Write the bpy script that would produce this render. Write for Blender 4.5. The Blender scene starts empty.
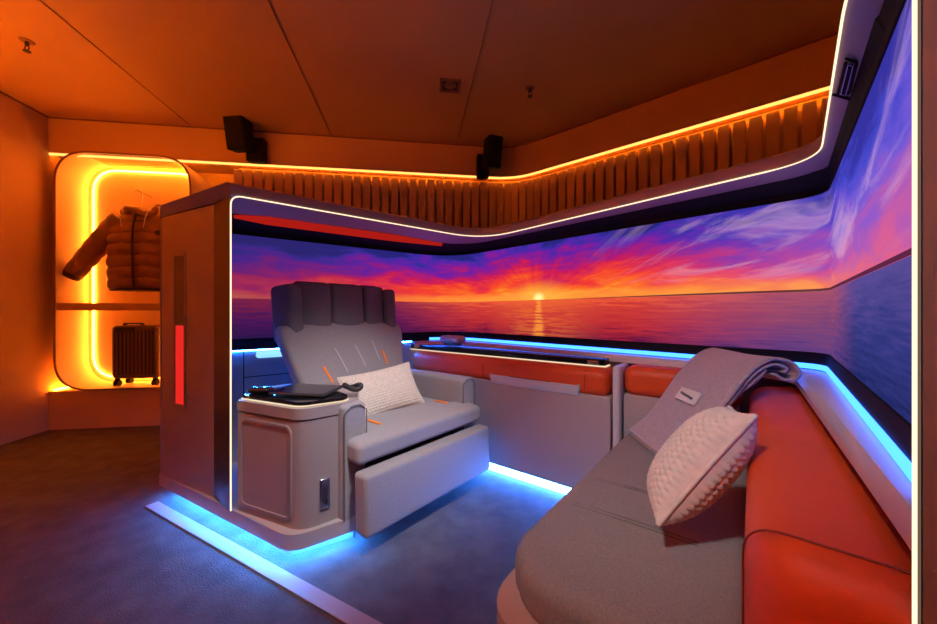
import bpy, bmesh, math, random
from mathutils import Vector, Matrix
random.seed(4)
sc = bpy.context.scene
COL = sc.collection
R = math.radians
CAMZ = 1.0
F = 364.0

# ------------------------------------------------------------------ camera, world, lights, exposure
cam = bpy.data.objects.new('camera', bpy.data.cameras.new('camera'))
COL.objects.link(cam)
cam.data.sensor_width = 36.0
cam.data.lens = 36.0 * F / 937.0
cam.data.clip_start = 0.02
cam.location = (0, 0, CAMZ)
cam.rotation_euler = (R(90), 0, 0)
sc.camera = cam
world = bpy.data.worlds.new('world')
sc.world = world
world.use_nodes = True
world.node_tree.nodes['Background'].inputs[0].default_value = (0.25, 0.1, 0.05, 1)
world.node_tree.nodes['Background'].inputs[1].default_value = 0.0
sc.view_settings.view_transform = 'Standard'
sc.view_settings.look = 'None'
sc.view_settings.exposure = 0.0
sc.view_settings.gamma = 1.0
sc.view_settings.use_curve_mapping = False


def spot(name, loc, target, power, color, cone=60, blend=0.8, size=0.06):
    d = bpy.data.lights.new(name, 'SPOT')
    d.energy = power
    d.color = color
    d.spot_size = R(cone)
    d.spot_blend = blend
    d.shadow_soft_size = size
    o = bpy.data.objects.new(name, d)
    COL.objects.link(o)
    o.location = loc
    o.rotation_euler = (Vector(target) - Vector(loc)).to_track_quat('-Z', 'Y').to_euler()
    return o


def area(name, loc, target, power, color, sx, sy):
    d = bpy.data.lights.new(name, 'AREA')
    d.shape = 'RECTANGLE'
    d.size = sx
    d.size_y = sy
    d.energy = power
    d.color = color
    o = bpy.data.objects.new(name, d)
    COL.objects.link(o)
    o.location = loc
    o.rotation_euler = (Vector(target) - Vector(loc)).to_track_quat('-Z', 'Y').to_euler()
    return o


# ceiling downlights over the suite (out of view, beams only, no fittings modelled)
LAMPS = [((0.35, 0.55, 2.62), (-0.42, 1.85, 0.55), 340, 36), ((-0.75, -0.3, 2.62), (0.62, 1.3, 0.5), 200, 34),
         ((-0.5, 0.75, 2.62), (-0.75, 1.55, 0.4), 45, 34)]
for i, (p, t, w, c) in enumerate(LAMPS):
    spot('downlight_beam', p, t, w, (0.93, 0.94, 1.0), cone=c, blend=1.0, size=0.12)

# ------------------------------------------------------------------ materials


def mat(name, color, rough=0.6, metal=0.0, bump=0.0, bscale=200.0, var=0.0, vscale=6.0, coat=0.0, sheen=0.0, spec=None):
    m = bpy.data.materials.new(name)
    m.use_nodes = True
    nt = m.node_tree
    b = nt.nodes['Principled BSDF']
    b.inputs['Base Color'].default_value = (*color, 1)
    b.inputs['Roughness'].default_value = rough
    b.inputs['Metallic'].default_value = metal
    if coat:
        b.inputs['Coat Weight'].default_value = coat
    if sheen:
        b.inputs['Sheen Weight'].default_value = sheen
    if spec is not None:
        b.inputs['Specular IOR Level'].default_value = spec
    tc = nt.nodes.new('ShaderNodeTexCoord')
    if var or bump:
        n = nt.nodes.new('ShaderNodeTexNoise')
        n.inputs['Scale'].default_value = vscale
        n.inputs['Detail'].default_value = 6
        nt.links.new(tc.outputs['Object'], n.inputs['Vector'])
        r = nt.nodes.new('ShaderNodeValToRGB')
        r.color_ramp.elements[0].position = 0.3
        r.color_ramp.elements[1].position = 0.7
        v = max(var, 0.02)
        r.color_ramp.elements[0].color = (*[c * (1 - v) for c in color], 1)
        r.color_ramp.elements[1].color = (*[min(1, c * (1 + v)) for c in color], 1)
        nt.links.new(n.outputs['Fac'], r.inputs['Fac'])
        nt.links.new(r.outputs['Color'], b.inputs['Base Color'])
    if bump:
        n2 = nt.nodes.new('ShaderNodeTexNoise')
        n2.inputs['Scale'].default_value = bscale
        n2.inputs['Detail'].default_value = 3
        nt.links.new(tc.outputs['Object'], n2.inputs['Vector'])
        bp = nt.nodes.new('ShaderNodeBump')
        bp.inputs['Strength'].default_value = bump
        bp.inputs['Distance'].default_value = 0.01
        nt.links.new(n2.outputs['Fac'], bp.inputs['Height'])
        nt.links.new(bp.outputs['Normal'], b.inputs['Normal'])
    return m


def emit(name, color, strength):
    m = bpy.data.materials.new(name)
    m.use_nodes = True
    nt = m.node_tree
    nt.nodes.clear()
    e = nt.nodes.new('ShaderNodeEmission')
    e.inputs[0].default_value = (*color, 1)
    e.inputs[1].default_value = strength
    o = nt.nodes.new('ShaderNodeOutputMaterial')
    nt.links.new(e.outputs[0], o.inputs[0])
    return m


M = {}
M['carpet'] = mat('carpet', (0.125, 0.115, 0.12), 0.95, bump=1.0, bscale=160, var=0.25, vscale=9)
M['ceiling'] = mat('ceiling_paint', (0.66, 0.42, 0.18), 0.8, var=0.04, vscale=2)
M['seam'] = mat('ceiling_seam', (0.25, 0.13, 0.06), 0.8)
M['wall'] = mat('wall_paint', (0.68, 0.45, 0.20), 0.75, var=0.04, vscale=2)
M['slat'] = mat('slat_wood', (0.50, 0.32, 0.22), 0.6, var=0.12, vscale=4)
M['niche'] = mat('niche_panel', (0.8, 0.62, 0.48), 0.5)
M['rim'] = mat('niche_rim', (0.28, 0.15, 0.1), 0.5)
M['shell'] = mat('shell_paint', (0.33, 0.265, 0.275), 0.33, bump=0.04, bscale=500, var=0.02)
M['shell_dark'] = mat('shell_edge_metal', (0.10, 0.085, 0.085), 0.25, metal=0.6)
M['base'] = mat('base_paint', (0.42, 0.36, 0.36), 0.35)
M['fabric'] = mat('seat_fabric', (0.335, 0.30, 0.315), 0.92, bump=0.5, bscale=420, var=0.10, vscale=180, sheen=0.2)
M['fabric_dark'] = mat('headrest_fabric', (0.165, 0.155, 0.175), 0.85, bump=0.4, bscale=420, var=0.10, vscale=150)
M['sofa_fabric'] = mat('sofa_fabric', (0.29, 0.25, 0.24), 0.92, bump=0.5, bscale=420, var=0.14, vscale=220)
M['thread'] = mat('seam_thread', (0.15, 0.13, 0.13), 0.9)
M['orange_tab'] = mat('orange_tab', (0.95, 0.25, 0.03), 0.7)
M['grey_tab'] = mat('grey_tab', (0.50, 0.46, 0.48), 0.7)
M['leather_dark'] = mat('leather_piping', (0.25, 0.02, 0.008), 0.5)
M['leather'] = mat('orange_leather', (0.74, 0.08, 0.010), 0.5, bump=0.12, bscale=260, var=0.05, vscale=12)
M['knit'] = mat('cream_knit', (0.66, 0.55, 0.47), 0.95, bump=0.25, bscale=400, var=0.08, vscale=60)
M['blanket'] = mat('blanket_wool', (0.42, 0.33, 0.36), 0.97, bump=0.5, bscale=300, var=0.12, vscale=90, sheen=0.4)
M['label'] = mat('label_cloth', (0.7, 0.66, 0.62), 0.8)
M['ink'] = mat('label_ink', (0.06, 0.06, 0.08), 0.8)
M['black'] = mat('black_plastic', (0.01, 0.01, 0.011), 0.7, spec=0.15)
M['gloss'] = mat('black_gloss', (0.008, 0.008, 0.01), 0.06, coat=1.0)
M['charcoal'] = mat('charcoal', (0.035, 0.033, 0.036), 0.4)
M['steel'] = mat('steel', (0.55, 0.56, 0.6), 0.22, metal=1.0)
M['ledge'] = mat('ledge_paint', (0.60, 0.58, 0.62), 0.28)
M['bar_gloss'] = mat('bar_gloss', (0.006, 0.006, 0.008), 0.16, spec=0.35)
M['glass'] = mat('dark_window', (0.015, 0.02, 0.015), 0.08, coat=1)
M['jacket'] = mat('jacket_nylon', (0.26, 0.13, 0.065), 0.36, bump=0.5, bscale=45, var=0.15, vscale=12)
M['jacket_dark'] = mat('jacket_trim', (0.03, 0.02, 0.018), 0.6)
M['case'] = mat('suitcase_shell', (0.16, 0.10, 0.085), 0.45)
M['strip'] = mat('threshold', (0.42, 0.38, 0.42), 0.4)
M['kick'] = mat('kick_panel', (0.5, 0.5, 0.52), 0.5)
M['led_orange'] = emit('led_orange', (1.0, 0.22, 0.006), 42.0)
M['led_lens'] = emit('led_lens', (1.0, 0.44, 0.09), 2.2)
M['added_uplight'] = emit('added_uplight', (1.0, 0.21, 0.004), 190.0)
M['led_niche'] = emit('led_niche', (1.0, 0.23, 0.016), 55.0)
M['led_warm'] = emit('led_warm', (1.0, 0.74, 0.48), 1.6)
M['led_edge'] = emit('led_edge', (1.0, 0.78, 0.52), 1.0)
M['led_blue'] = emit('led_blue', (0.03, 0.15, 1.0), 6.0)
M['led_blue_floor'] = emit('led_blue_floor', (0.03, 0.25, 1.0), 230.0)
M['led_panel'] = emit('lamp_blue_white', (0.25, 0.6, 1.0), 1.4)
M['red_glow'] = emit('red_lamp', (1.0, 0.025, 0.02), 0.85)
M['reflection_glow'] = emit('reflection_glow', (0.75, 0.02, 0.012), 0.55)

# ------------------------------------------------------------------ helpers


def obj(name, bm, m, parent=None, smooth=False, loc=None, rot=None):
    me = bpy.data.meshes.new(name)
    bmesh.ops.recalc_face_normals(bm, faces=bm.faces)
    bm.to_mesh(me)
    bm.free()
    me.materials.append(m)
    if smooth:
        me.shade_smooth()
        if smooth != 'all':
            me.set_sharp_from_angle(angle=R(40))
    o = bpy.data.objects.new(name, me)
    COL.objects.link(o)
    if parent:
        o.parent = parent
    if loc:
        o.location = loc
    if rot:
        o.rotation_euler = rot
    return o


def tag(o, label, cat, group=None):
    o['label'] = label
    o['category'] = cat
    if group:
        o['group'] = group
    return o


def thing(name, label, cat, loc=(0, 0, 0), rz=0.0, group=None, rot=None):
    o = bpy.data.objects.new(name, None)
    o.empty_display_size = 0.1
    COL.objects.link(o)
    o.location = loc
    o.rotation_euler = rot if rot else (0, 0, rz)
    return tag(o, label, cat, group)


def struct(name, bm, m, parent=None, smooth=False):
    o = obj(name, bm, m, parent, smooth)
    if not parent:
        o['kind'] = 'structure'
    return o


def V(*a):
    return Vector(a)


def box(bm, c, s, rz=0.0, bev=0.0, seg=3, mtx=None):
    r = bmesh.ops.create_cube(bm, size=1.0)
    vs = r['verts']
    m4 = Matrix.Translation(c) @ Matrix.Rotation(rz, 4, 'Z')
    for v in vs:
        v.co = Vector((v.co.x * s[0], v.co.y * s[1], v.co.z * s[2]))
    if bev:
        es = list({e for v in vs for e in v.link_edges})
        rr = bmesh.ops.bevel(bm, geom=es, offset=bev, segments=seg, profile=0.5, affect='EDGES')
        vs = list({v for f in rr['faces'] for v in f.verts} | {v for v in vs if v.is_valid})
    if mtx:
        m4 = mtx @ m4
    for v in vs:
        v.co = m4 @ v.co
    return vs


def prism(bm, pts, z0, z1, bev=0.0, seg=3, only=None):
    lo = [bm.verts.new((x, y, z0)) for x, y in pts]
    hi = [bm.verts.new((x, y, z1)) for x, y in pts]
    n = len(pts)
    f0 = bm.faces.new(lo[::-1])
    f1 = bm.faces.new(hi)
    for i in range(n):
        bm.faces.new((lo[i], lo[(i + 1) % n], hi[(i + 1) % n], hi[i]))
    if bev:
        es = []
        if only in (None, 'top'):
            es += list(f1.edges)
        if only in (None, 'bottom'):
            es += list(f0.edges)
        bmesh.ops.bevel(bm, geom=es, offset=bev, segments=seg, profile=0.5, affect='EDGES')


def fillet(path, rads, n=8):
    out = [Vector(path[0])]
    for i in range(1, len(path) - 1):
        a, b, c = Vector(path[i - 1]), Vector(path[i]), Vector(path[i + 1])
        r = rads[i - 1]
        d1 = (a - b).normalized()
        d2 = (c - b).normalized()
        p0 = b + d1 * r
        p1 = b + d2 * r
        for k in range(n + 1):
            t = k / n
            out.append(p0 * (1 - t) ** 2 + b * 2 * t * (1 - t) + p1 * t * t)
    out.append(Vector(path[-1]))
    return out


def rounded(pts, r, n=6):
    out = []
    m = len(pts)
    for i in range(m):
        rr = r[i] if isinstance(r, (list, tuple)) else r
        a, b, c = Vector(pts[i - 1]), Vector(pts[i]), Vector(pts[(i + 1) % m])
        if rr <= 0:
            out.append(b)
            continue
        p0 = b + (a - b).normalized() * rr
        p1 = b + (c - b).normalized() * rr
        for k in range(n + 1):
            t = k / n
            out.append(p0 * (1 - t) ** 2 + b * 2 * t * (1 - t) + p1 * t * t)
    return [tuple(p) for p in out]


def offset(path, d):
    out = []
    n = len(path)
    for i in range(n):
        t1 = (path[i] - path[i - 1]).normalized() if i > 0 else None
        t2 = (path[i + 1] - path[i]).normalized() if i < n - 1 else None
        if t1 is None:
            t1 = t2
        if t2 is None:
            t2 = t1
        t = (t1 + t2).normalized()
        nn = Vector((-t.y, t.x))
        k = 1 / max(0.5, t.dot(t2))
        out.append(path[i] + nn * d * k)
    return out


def loft(bm, rings, closed=True, caps=True):
    vr = [[bm.verts.new(p) for p in ring] for ring in rings]
    n = len(vr[0])
    for i in range(len(vr) - 1):
        for j in range(n if closed else n - 1):
            k = (j + 1) % n
            bm.faces.new((vr[i][j], vr[i][k], vr[i + 1][k], vr[i + 1][j]))
    if caps and closed:
        bm.faces.new(vr[0][::-1])
        bm.faces.new(vr[-1])
    return vr


def sweep(bm, path, section, caps=True):
    """section: (offset, z) loop carried along the 2D path"""
    offs = {}
    for o_, z in section:
        if o_ not in offs:
            offs[o_] = offset(path, o_)
    rings = [[(offs[o_][i].x, offs[o_][i].y, z) for o_, z in section] for i in range(len(path))]
    loft(bm, rings, True, caps)


def tube(bm, pts, r, n=8, caps=True, flat=1.0):
    pts = [Vector(p) for p in pts]
    rs = r if isinstance(r, (list, tuple)) else [r] * len(pts)
    rings = []
    up = None
    for i, p in enumerate(pts):
        t = (pts[min(i + 1, len(pts) - 1)] - pts[max(i - 1, 0)]).normalized()
        if up is None:
            up = Vector((0, 0, 1)) if abs(t.z) < 0.9 else Vector((1, 0, 0))
        a = t.cross(up).normalized()
        b = a.cross(t).normalized()
        up = b
        rings.append([p + a * math.cos(2 * math.pi * k / n) * rs[i] * flat + b * math.sin(2 * math.pi * k / n) * rs[i] for k in range(n)])
    loft(bm, rings, True, caps)


def coords(h, r, n):
    """grid stops over [-h, h] dense near both rounded ends"""
    e = [h - r + r * math.sin(math.pi / 2 * k / 5) for k in range(6)]
    inner = [-(h - r) + 2 * (h - r) * k / n for k in range(n + 1)]
    return sorted(set([round(-x, 5) for x in e] + [round(x, 5) for x in inner] + [round(x, 5) for x in e]))


def soft(bm, lx, ly, lz, r, fn=None, n=12, mtx=None):
    """rounded cushion block on a fine grid, warped by fn(x,y,z) -> (x,y,z)"""
    h = (lx / 2, ly / 2, lz / 2)
    r = min(r, *[q * 0.98 for q in h])
    cs = [coords(h[i], r, n) for i in range(3)]
    verts = {}

    def vt(x, y, z):
        key = (round(x, 4), round(y, 4), round(z, 4))
        if key in verts:
            return verts[key]
        p = Vector((x, y, z))
        q = Vector([max(-(h[i] - r), min(h[i] - r, p[i])) for i in range(3)])
        d = p - q
        if d.length > 1e-9:
            p = q + d.normalized() * r
        if fn:
            p = Vector(fn(*p))
        if mtx:
            p = mtx @ p
        verts[key] = bm.verts.new(p)
        return verts[key]
    for ax in range(3):
        a, b = (ax + 1) % 3, (ax + 2) % 3
        for s in (-1, 1):
            for i in range(len(cs[a]) - 1):
                for j in range(len(cs[b]) - 1):
                    q = []
                    for (u, v) in ((i, j), (i + 1, j), (i + 1, j + 1), (i, j + 1)):
                        c = [0, 0, 0]
                        c[ax] = s * h[ax]
                        c[a] = cs[a][u]
                        c[b] = cs[b][v]
                        q.append(vt(*c))
                    if len(set(q)) == 4:
                        try:
                            bm.faces.new(q if s > 0 else q[::-1])
                        except ValueError:
                            pass


# ------------------------------------------------------------------ the room
A0 = V(-3.56, 3.085)
tA = V(.989, .148)
nA = V(-.148, .989)
K = V(.469, 3.669)
tB = V(.749, -.663)
BE = K + tB * 5.6
CE = A0 - nA * 6.6
CZ = 2.653


def pA(t, d=0.0):
    return A0 + tA * t + nA * d


bm = bmesh.new()
room = [A0 + nA * .5 - tA * .02, K + V(.2, .6), BE + V(.3, .3), (4.3, -3.9), CE + V(-.05, -.3)]
prism(bm, [tuple(p) for p in room], -0.1, 0.0)
struct('floor', bm, M['carpet'])
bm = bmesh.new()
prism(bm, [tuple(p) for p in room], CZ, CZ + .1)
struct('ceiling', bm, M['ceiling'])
wallpath = fillet([A0, K, BE], [.22], 8)
# recessed wall behind the slats and niche, bulkhead above
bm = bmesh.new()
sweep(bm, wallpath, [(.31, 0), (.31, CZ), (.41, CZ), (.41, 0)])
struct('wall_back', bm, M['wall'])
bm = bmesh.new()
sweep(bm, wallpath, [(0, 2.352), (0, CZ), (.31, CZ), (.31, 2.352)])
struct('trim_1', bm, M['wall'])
# dark joint strip between bulkhead and ceiling
bm = bmesh.new()
sweep(bm, wallpath, [(-.006, CZ - .012), (-.006, CZ), (0, CZ), (0, CZ - .012)])
struct('trim_2', bm, M['seam'])
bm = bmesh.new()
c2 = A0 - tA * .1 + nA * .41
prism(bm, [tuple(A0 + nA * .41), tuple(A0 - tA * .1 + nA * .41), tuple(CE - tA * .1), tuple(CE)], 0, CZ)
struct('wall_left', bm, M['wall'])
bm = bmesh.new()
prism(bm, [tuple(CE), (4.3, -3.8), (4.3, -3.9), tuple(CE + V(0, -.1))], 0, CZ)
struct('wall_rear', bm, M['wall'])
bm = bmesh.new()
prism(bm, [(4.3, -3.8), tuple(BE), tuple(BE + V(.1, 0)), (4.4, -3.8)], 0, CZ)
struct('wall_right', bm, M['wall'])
# joint line on the left wall at the ceiling
bm = bmesh.new()
for t0 in (0.0,):
    a, b = A0, CE
    prism(bm, [tuple(a), tuple(a + tA * .006), tuple(b + tA * .006), tuple(b)], CZ - .012, CZ)
struct('trim_3', bm, M['seam'])
# ceiling panel joints, running away from the camera
bm = bmesh.new()
for px, py in ((40, 0), (268, 0), (493, 0)):
    Y = 1.653 * F / (312 - py)
    X = (px - 468.5) * Y / F
    p = V(X, Y)
    q0 = p - nA * 5
    # length up to the bulkhead plane
    s = (A0 - p).dot(nA) / 1.0
    if px == 493:
        s = 1.55
    q1 = p + nA * (s)
    w = tA * .0018
    prism(bm, [tuple(q0 - w), tuple(q0 + w), tuple(q1 + w), tuple(q1 - w)], CZ - .004, CZ + .001)
struct('trim_4', bm, M['seam'])
# low plinth in front of the recess
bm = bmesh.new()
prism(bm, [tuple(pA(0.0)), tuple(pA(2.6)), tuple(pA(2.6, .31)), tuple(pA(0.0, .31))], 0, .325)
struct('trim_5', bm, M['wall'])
# slatted panels
slatpath = offset(wallpath, .112)
bm = bmesh.new()
L = [0]
for i in range(1, len(slatpath)):
    L.append(L[-1] + (slatpath[i] - slatpath[i - 1]).length)


def at_len(s):
    for i in range(1, len(L)):
        if s <= L[i] or i == len(L) - 1:
            d = (slatpath[i] - slatpath[i - 1])
            return slatpath[i - 1] + d * ((s - L[i - 1]) / (L[i] - L[i - 1])), d.normalized()


s = 1.47
sub = []
while s < 8.3:
    p, d = at_len(s)
    nn = V(-d.y, d.x)
    box(bm, (p.x - nn.x * .042, p.y - nn.y * .042, 1.405), (.068, .084, 1.80), rz=math.atan2(d.y, d.x), bev=.004, seg=1)
    s += .088
# backing board
bp_ = [at_len(1.45)[0]] + [slatpath[i] for i in range(len(L)) if L[i] > 1.45]
sweep(bm, bp_, [(0, .51), (0, 2.345), (.13, 2.345), (.13, .51)])
struct('trim_6', bm, M['slat'])
# LED cove below the bulkhead
bm = bmesh.new()
sweep(bm, wallpath, [(.004, 2.334), (.004, 2.352), (.014, 2.352), (.014, 2.334)])
struct('trim_7', bm, M['led_lens'])
bm = bmesh.new()
sweep(bm, wallpath, [(.0142, 2.340), (.0142, 2.351), (.0155, 2.351), (.0155, 2.340)])
struct('trim_11', bm, M['led_orange'])
# unseen orange uplight added on rear and left walls to brighten the ceiling
bm = bmesh.new()
rest = [V(-.4, -3.68), CE + V(.08, .06), A0 + tA * .065 - nA * 1.25]
sweep(bm, rest, [(0, 1.975), (0, 1.99), (.012, 1.99), (.012, 1.975)])
struct('trim_10', bm, M['added_uplight'])
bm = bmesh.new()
sweep(bm, rest, [(-.10, 1.93), (-.10, 2.002), (-.09, 2.002), (-.09, 1.95), (.055, 1.95), (.055, 1.93)])  # unseen lip added to throw the uplight onto the ceiling
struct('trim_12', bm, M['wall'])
# LED at the foot of the recess, on top of the plinth beside the niche
bm = bmesh.new()
box(bm, (*pA(.035, .12), .335), (.035, .2, .012), rz=math.atan2(tA.y, tA.x))
struct('trim_8', bm, M['led_niche'])

# ------------------------------------------------------------------ the display niche
rzA = math.atan2(tA.y, tA.x)
niche = thing('display_niche', 'tall rounded wall niche glowing orange with a shelf across the middle', 'niche', (*pA(.59, 0), 0), rzA)
NW, NZ0, NZ1, NR = .525, .33, 2.372, .27


def rr(w, z0, z1, r, n=10):
    return rounded([(-w, z0), (w, z0), (w, z1), (-w, z1)], r, n)


bm = bmesh.new()
o_ = rr(NW, NZ0, NZ1, NR)
i_ = rr(NW - .014, NZ0 + .014, NZ1 - .014, NR - .012)
rings = [[(x, -.03, z) for x, z in i_], [(x, -.03, z) for x, z in o_], [(x, .305, z) for x, z in o_], [(x, .305, z) for x, z in i_]]
rings.append(rings[0])
loft(bm, rings, True, False)
bmesh.ops.remove_doubles(bm, verts=bm.verts, dist=1e-5)
obj('surround', bm, M['niche'], niche, True)
bm = bmesh.new()
rings = [[(x, -.034, z) for x, z in i_], [(x * 1.004, -.034, z) for x, z in o_], [(x, -.028, z) for x, z in o_]]
loft(bm, rings, True, False)
obj('rim', bm, M['rim'], niche, True)
bm = bmesh.new()
bk = rr(NW - .014, NZ0 + .014, NZ1 - .014, NR - .012)
loft(bm, [[(x, .28, z) for x, z in bk], [(x, .303, z) for x, z in bk]], True, True)
obj('back_panel', bm, M['niche'], niche)
bm = bmesh.new()
ring = rr(NW - .062, NZ0 + .06, NZ1 - .05, NR - .05, 12)
tube(bm, [(x, .272, z) for x, z in ring + ring[:1]], .0075, 6, False)
obj('light_ring', bm, M['led_niche'], niche, True)
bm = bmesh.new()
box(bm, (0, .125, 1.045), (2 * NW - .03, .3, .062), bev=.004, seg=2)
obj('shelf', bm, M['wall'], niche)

# ------------------------------------------------------------------ jacket on its hanger
jk = thing('puffer_jacket', 'brown quilted puffer jacket with hood hanging in the glowing niche', 'jacket', (*pA(.635, .10), 1.20), rzA)
bm = bmesh.new()
rings = []
NZ, NT = 66, 36
for k in range(NZ + 1):
    f = k / NZ
    z = .0 + .70 * f
    hw = .258 - .02 * f if f < .82 else .2416 - (f - .82) / .18 * .13
    hd = .085 + .03 * math.sin(math.pi * min(1, f * 1.1)) - (.06 * max(0, f - .75) / .25)
    q = 1 + .17 * (abs(math.sin(math.pi * (f * 7.0))) ** .6 - .6)
    if f < .03:
        q *= .9
    row = []
    for j in range(NT):
        a = 2 * math.pi * j / NT
        c_, s_ = math.cos(a), math.sin(a)
        x = hw * math.copysign(abs(c_) ** .7, c_)
        y = hd * q * math.copysign(abs(s_) ** .8, s_)
        x *= (1 + (q - 1) * .3)
        # zip valley at centre front
        if s_ < 0:
            y *= 1 - .35 * math.exp(-(x / .022) ** 2)
        row.append((x, y, z + .012 * math.sin(x * 14 + 1)))
    rings.append(row)
loft(bm, rings)
obj('body', bm, M['jacket'], jk, 'all')
for sx in (-1, 1):
    bm = bmesh.new()
    pts = []
    rs = []
    P0, P1, P2 = V(sx * .14, 0, .62), V(sx * (.31 if sx < 0 else .27), -.01, .44), V(sx * (.51 if sx < 0 else .335), -.03, .13 if sx < 0 else .05)
    for k in range(49):
        t = k / 48
        p = P0 * (1 - t) ** 2 + P1 * 2 * t * (1 - t) + P2 * t * t
        pts.append(p)
        rs.append((.105 - .03 * t) * (1 + .07 * (abs(math.sin(math.pi * t * 6.0)) ** .6 - .6)))
    tube(bm, pts, rs, 20, True, flat=.75)
    sl = obj('sleeve', bm, M['jacket'], jk, 'all')
    bm = bmesh.new()
    tube(bm, [P2 + (P2 - P1) * -.02, P2 + (P2 - P1).normalized() * .035], [.074, .062], 16, flat=.8)
    obj('cuff', bm, M['jacket_dark'], sl, True)
bm = bmesh.new()
pts = [(.13 * math.cos(a) * 1.0, .02 + .06 * math.sin(a), .70 + .025 * math.sin(a * 3 + 1) + .02 * math.cos(a * 2)) for a in [2 * math.pi * k / 32 for k in range(33)]]
tube(bm, pts, [.038 + .008 * math.sin(k * 1.9) for k in range(33)], 12, True)
obj('hood', bm, M['jacket'], jk, 'all')
bm = bmesh.new()
tube(bm, [(.01, -.105, .02), (.006, -.118, .3), (.0, -.10, .55), (0, -.06, .68)], .008, 6)
obj('zip', bm, M['jacket_dark'], jk, True)
for sx in (-1, 1):
    bm = bmesh.new()
    tube(bm, [(sx * .09, -.06, .69), (sx * .095, -.10, .62), (sx * .085, -.105, .54)], .004, 6)
    obj('drawstring', bm, M['label'], jk, True)
bm = bmesh.new()
tube(bm, [(.19, -.085, .50), (.19, -.095, .50)], [.022, .022], 16)
obj('badge', bm, M['jacket_dark'], jk, True)
bm = bmesh.new()
loft(bm, [[(.25 * math.cos(a), .09 * math.sin(a), -.012) for a in [2 * math.pi * k / 24 for k in range(24)]],
          [(.262 * math.cos(a), .097 * math.sin(a), .012) for a in [2 * math.pi * k / 24 for k in range(24)]]])
obj('hem', bm, M['jacket_dark'], jk, True)
for k in range(1, 7):
    f = k / 7.0
    hw = .258 - .02 * f
    hd = (.085 + .03 * math.sin(math.pi * min(1, f * 1.1)) - (.06 * max(0, f - .75) / .25)) * .905
    ringp = []
    for j in range(49):
        a = math.pi + math.pi * j / 48
        c_, s_ = math.cos(a), math.sin(a)
        x = hw * .97 * math.copysign(abs(c_) ** .7, c_) if f < .82 else hw * .88 * math.copysign(abs(c_) ** .7, c_)
        y = hd * math.copysign(abs(s_) ** .8, s_) * (1 - .35 * math.exp(-(x / .022) ** 2))
        ringp.append((x, y - .001, .70 * f + .012 * math.sin(x * 14 + 1)))
    bm = bmesh.new()
    tube(bm, ringp, .0028, 6)
    obj('quilt_seam', bm, M['jacket_dark'], jk, 'all')
hg = thing('coat_hanger', 'thin metal coat hanger holding up the puffer jacket', 'hanger', (*pA(.635, .11), 1.86), rzA)
bm = bmesh.new()
tube(bm, [(-.2, 0, -.02), (-.1, 0, .04), (0, 0, .075), (.1, 0, .04), (.2, 0, -.02)], .006, 8)
obj('shoulder_bar', bm, M['steel'], hg, True)
bm = bmesh.new()
tube(bm, [(0, 0, .07), (0, 0, .19)] + [(-.028 + .028 * math.cos(a), 0, .21 + .028 * math.sin(a)) for a in [R(x) for x in range(0, 200, 20)]], .004, 8)
obj('hook', bm, M['steel'], hg, True)
pg = bmesh.new()
tube(pg, [(-.028, -.02, .21 + .018), (-.028, .165, .21 + .018)], .006, 8)
obj('wall_peg', pg, M['steel'], hg, True)

# ------------------------------------------------------------------ suitcase
su = thing('suitcase', 'dark ribbed hard shell cabin suitcase on wheels at the foot of the niche', 'suitcase', (*pA(.625, .13), .3445), rzA)
bm = bmesh.new()
soft(bm, .37, .20, .47, .035, lambda x, y, z: (x + .0, y - (.004 if math.sin(x * 2 * math.pi / .026) > 0 and y < 0 else 0), z), 44)
bmesh.ops.translate(bm, verts=bm.verts, vec=(0, 0, .065 + .235))
obj('shell', bm, M['case'], su, True)
bm = bmesh.new()
for k in range(11):
    box(bm, (-.15 + k * .03, -.102, .30), (.009, .008, .39), bev=.003, seg=1)
obj('ribbing', bm, M['jacket_dark'], su)
bm = bmesh.new()
box(bm, (-.07, 0, .552), (.15, .03, .012), bev=.004)
box(bm, (-.14, 0, .543), (.014, .03, .02))
box(bm, (-.0, 0, .543), (.014, .03, .02))
obj('handle', bm, M['charcoal'], su)
bm = bmesh.new()
box(bm, (-.07, -.102, .50), (.15, .01, .045), bev=.004)
obj('lock_plate', bm, M['charcoal'], su)
for sx in (-1, 1):
    for sy in (-1, 1):
        bm = bmesh.new()
        for q in (-1, 1):
            tube(bm, [(sx * .15 + q * .014 - .005, sy * .07, .027), (sx * .15 + q * .014 + .005, sy * .07, .027)], .026, 16)
        box(bm, (sx * .15, sy * .07, .052), (.03, .03, .035), bev=.005)
        obj('wheel', bm, M['black'], su, True)

# ------------------------------------------------------------------ ceiling fittings


def ceil_pt(px, py):
    Y = 1.653 * F / (312 - py)
    return ((px - 468.5) * Y / F, Y, CZ)


def downlight(x, y, label, rz=.1, on=False):
    t = thing('downlight', label, 'ceiling light', (x, y, CZ), rz, 'square ceiling downlights')
    b = bmesh.new()
    for sx, sy, w, h in ((-1, 0, .018, .15), (1, 0, .018, .15), (0, -1, .15, .018), (0, 1, .15, .018)):
        box(b, (sx * .066, sy * .066, -.006), (w, h, .012))
    obj('frame', b, M['rim'], t)
    b = bmesh.new()
    box(b, (0, 0, -.002), (.12, .12, .003))
    obj('reflector', b, M['charcoal'], t)
    b = bmesh.new()
    tube(b, [(0, 0, -.012), (0, 0, -.003)], [.03, .045], 20)
    obj('lens', b, M['led_edge'] if on else M['rim'], t, True)
    return t


dx, dy, _ = ceil_pt(450, 85)
downlight(dx, dy, 'unlit square downlight in the orange ceiling above the media counter')


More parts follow.
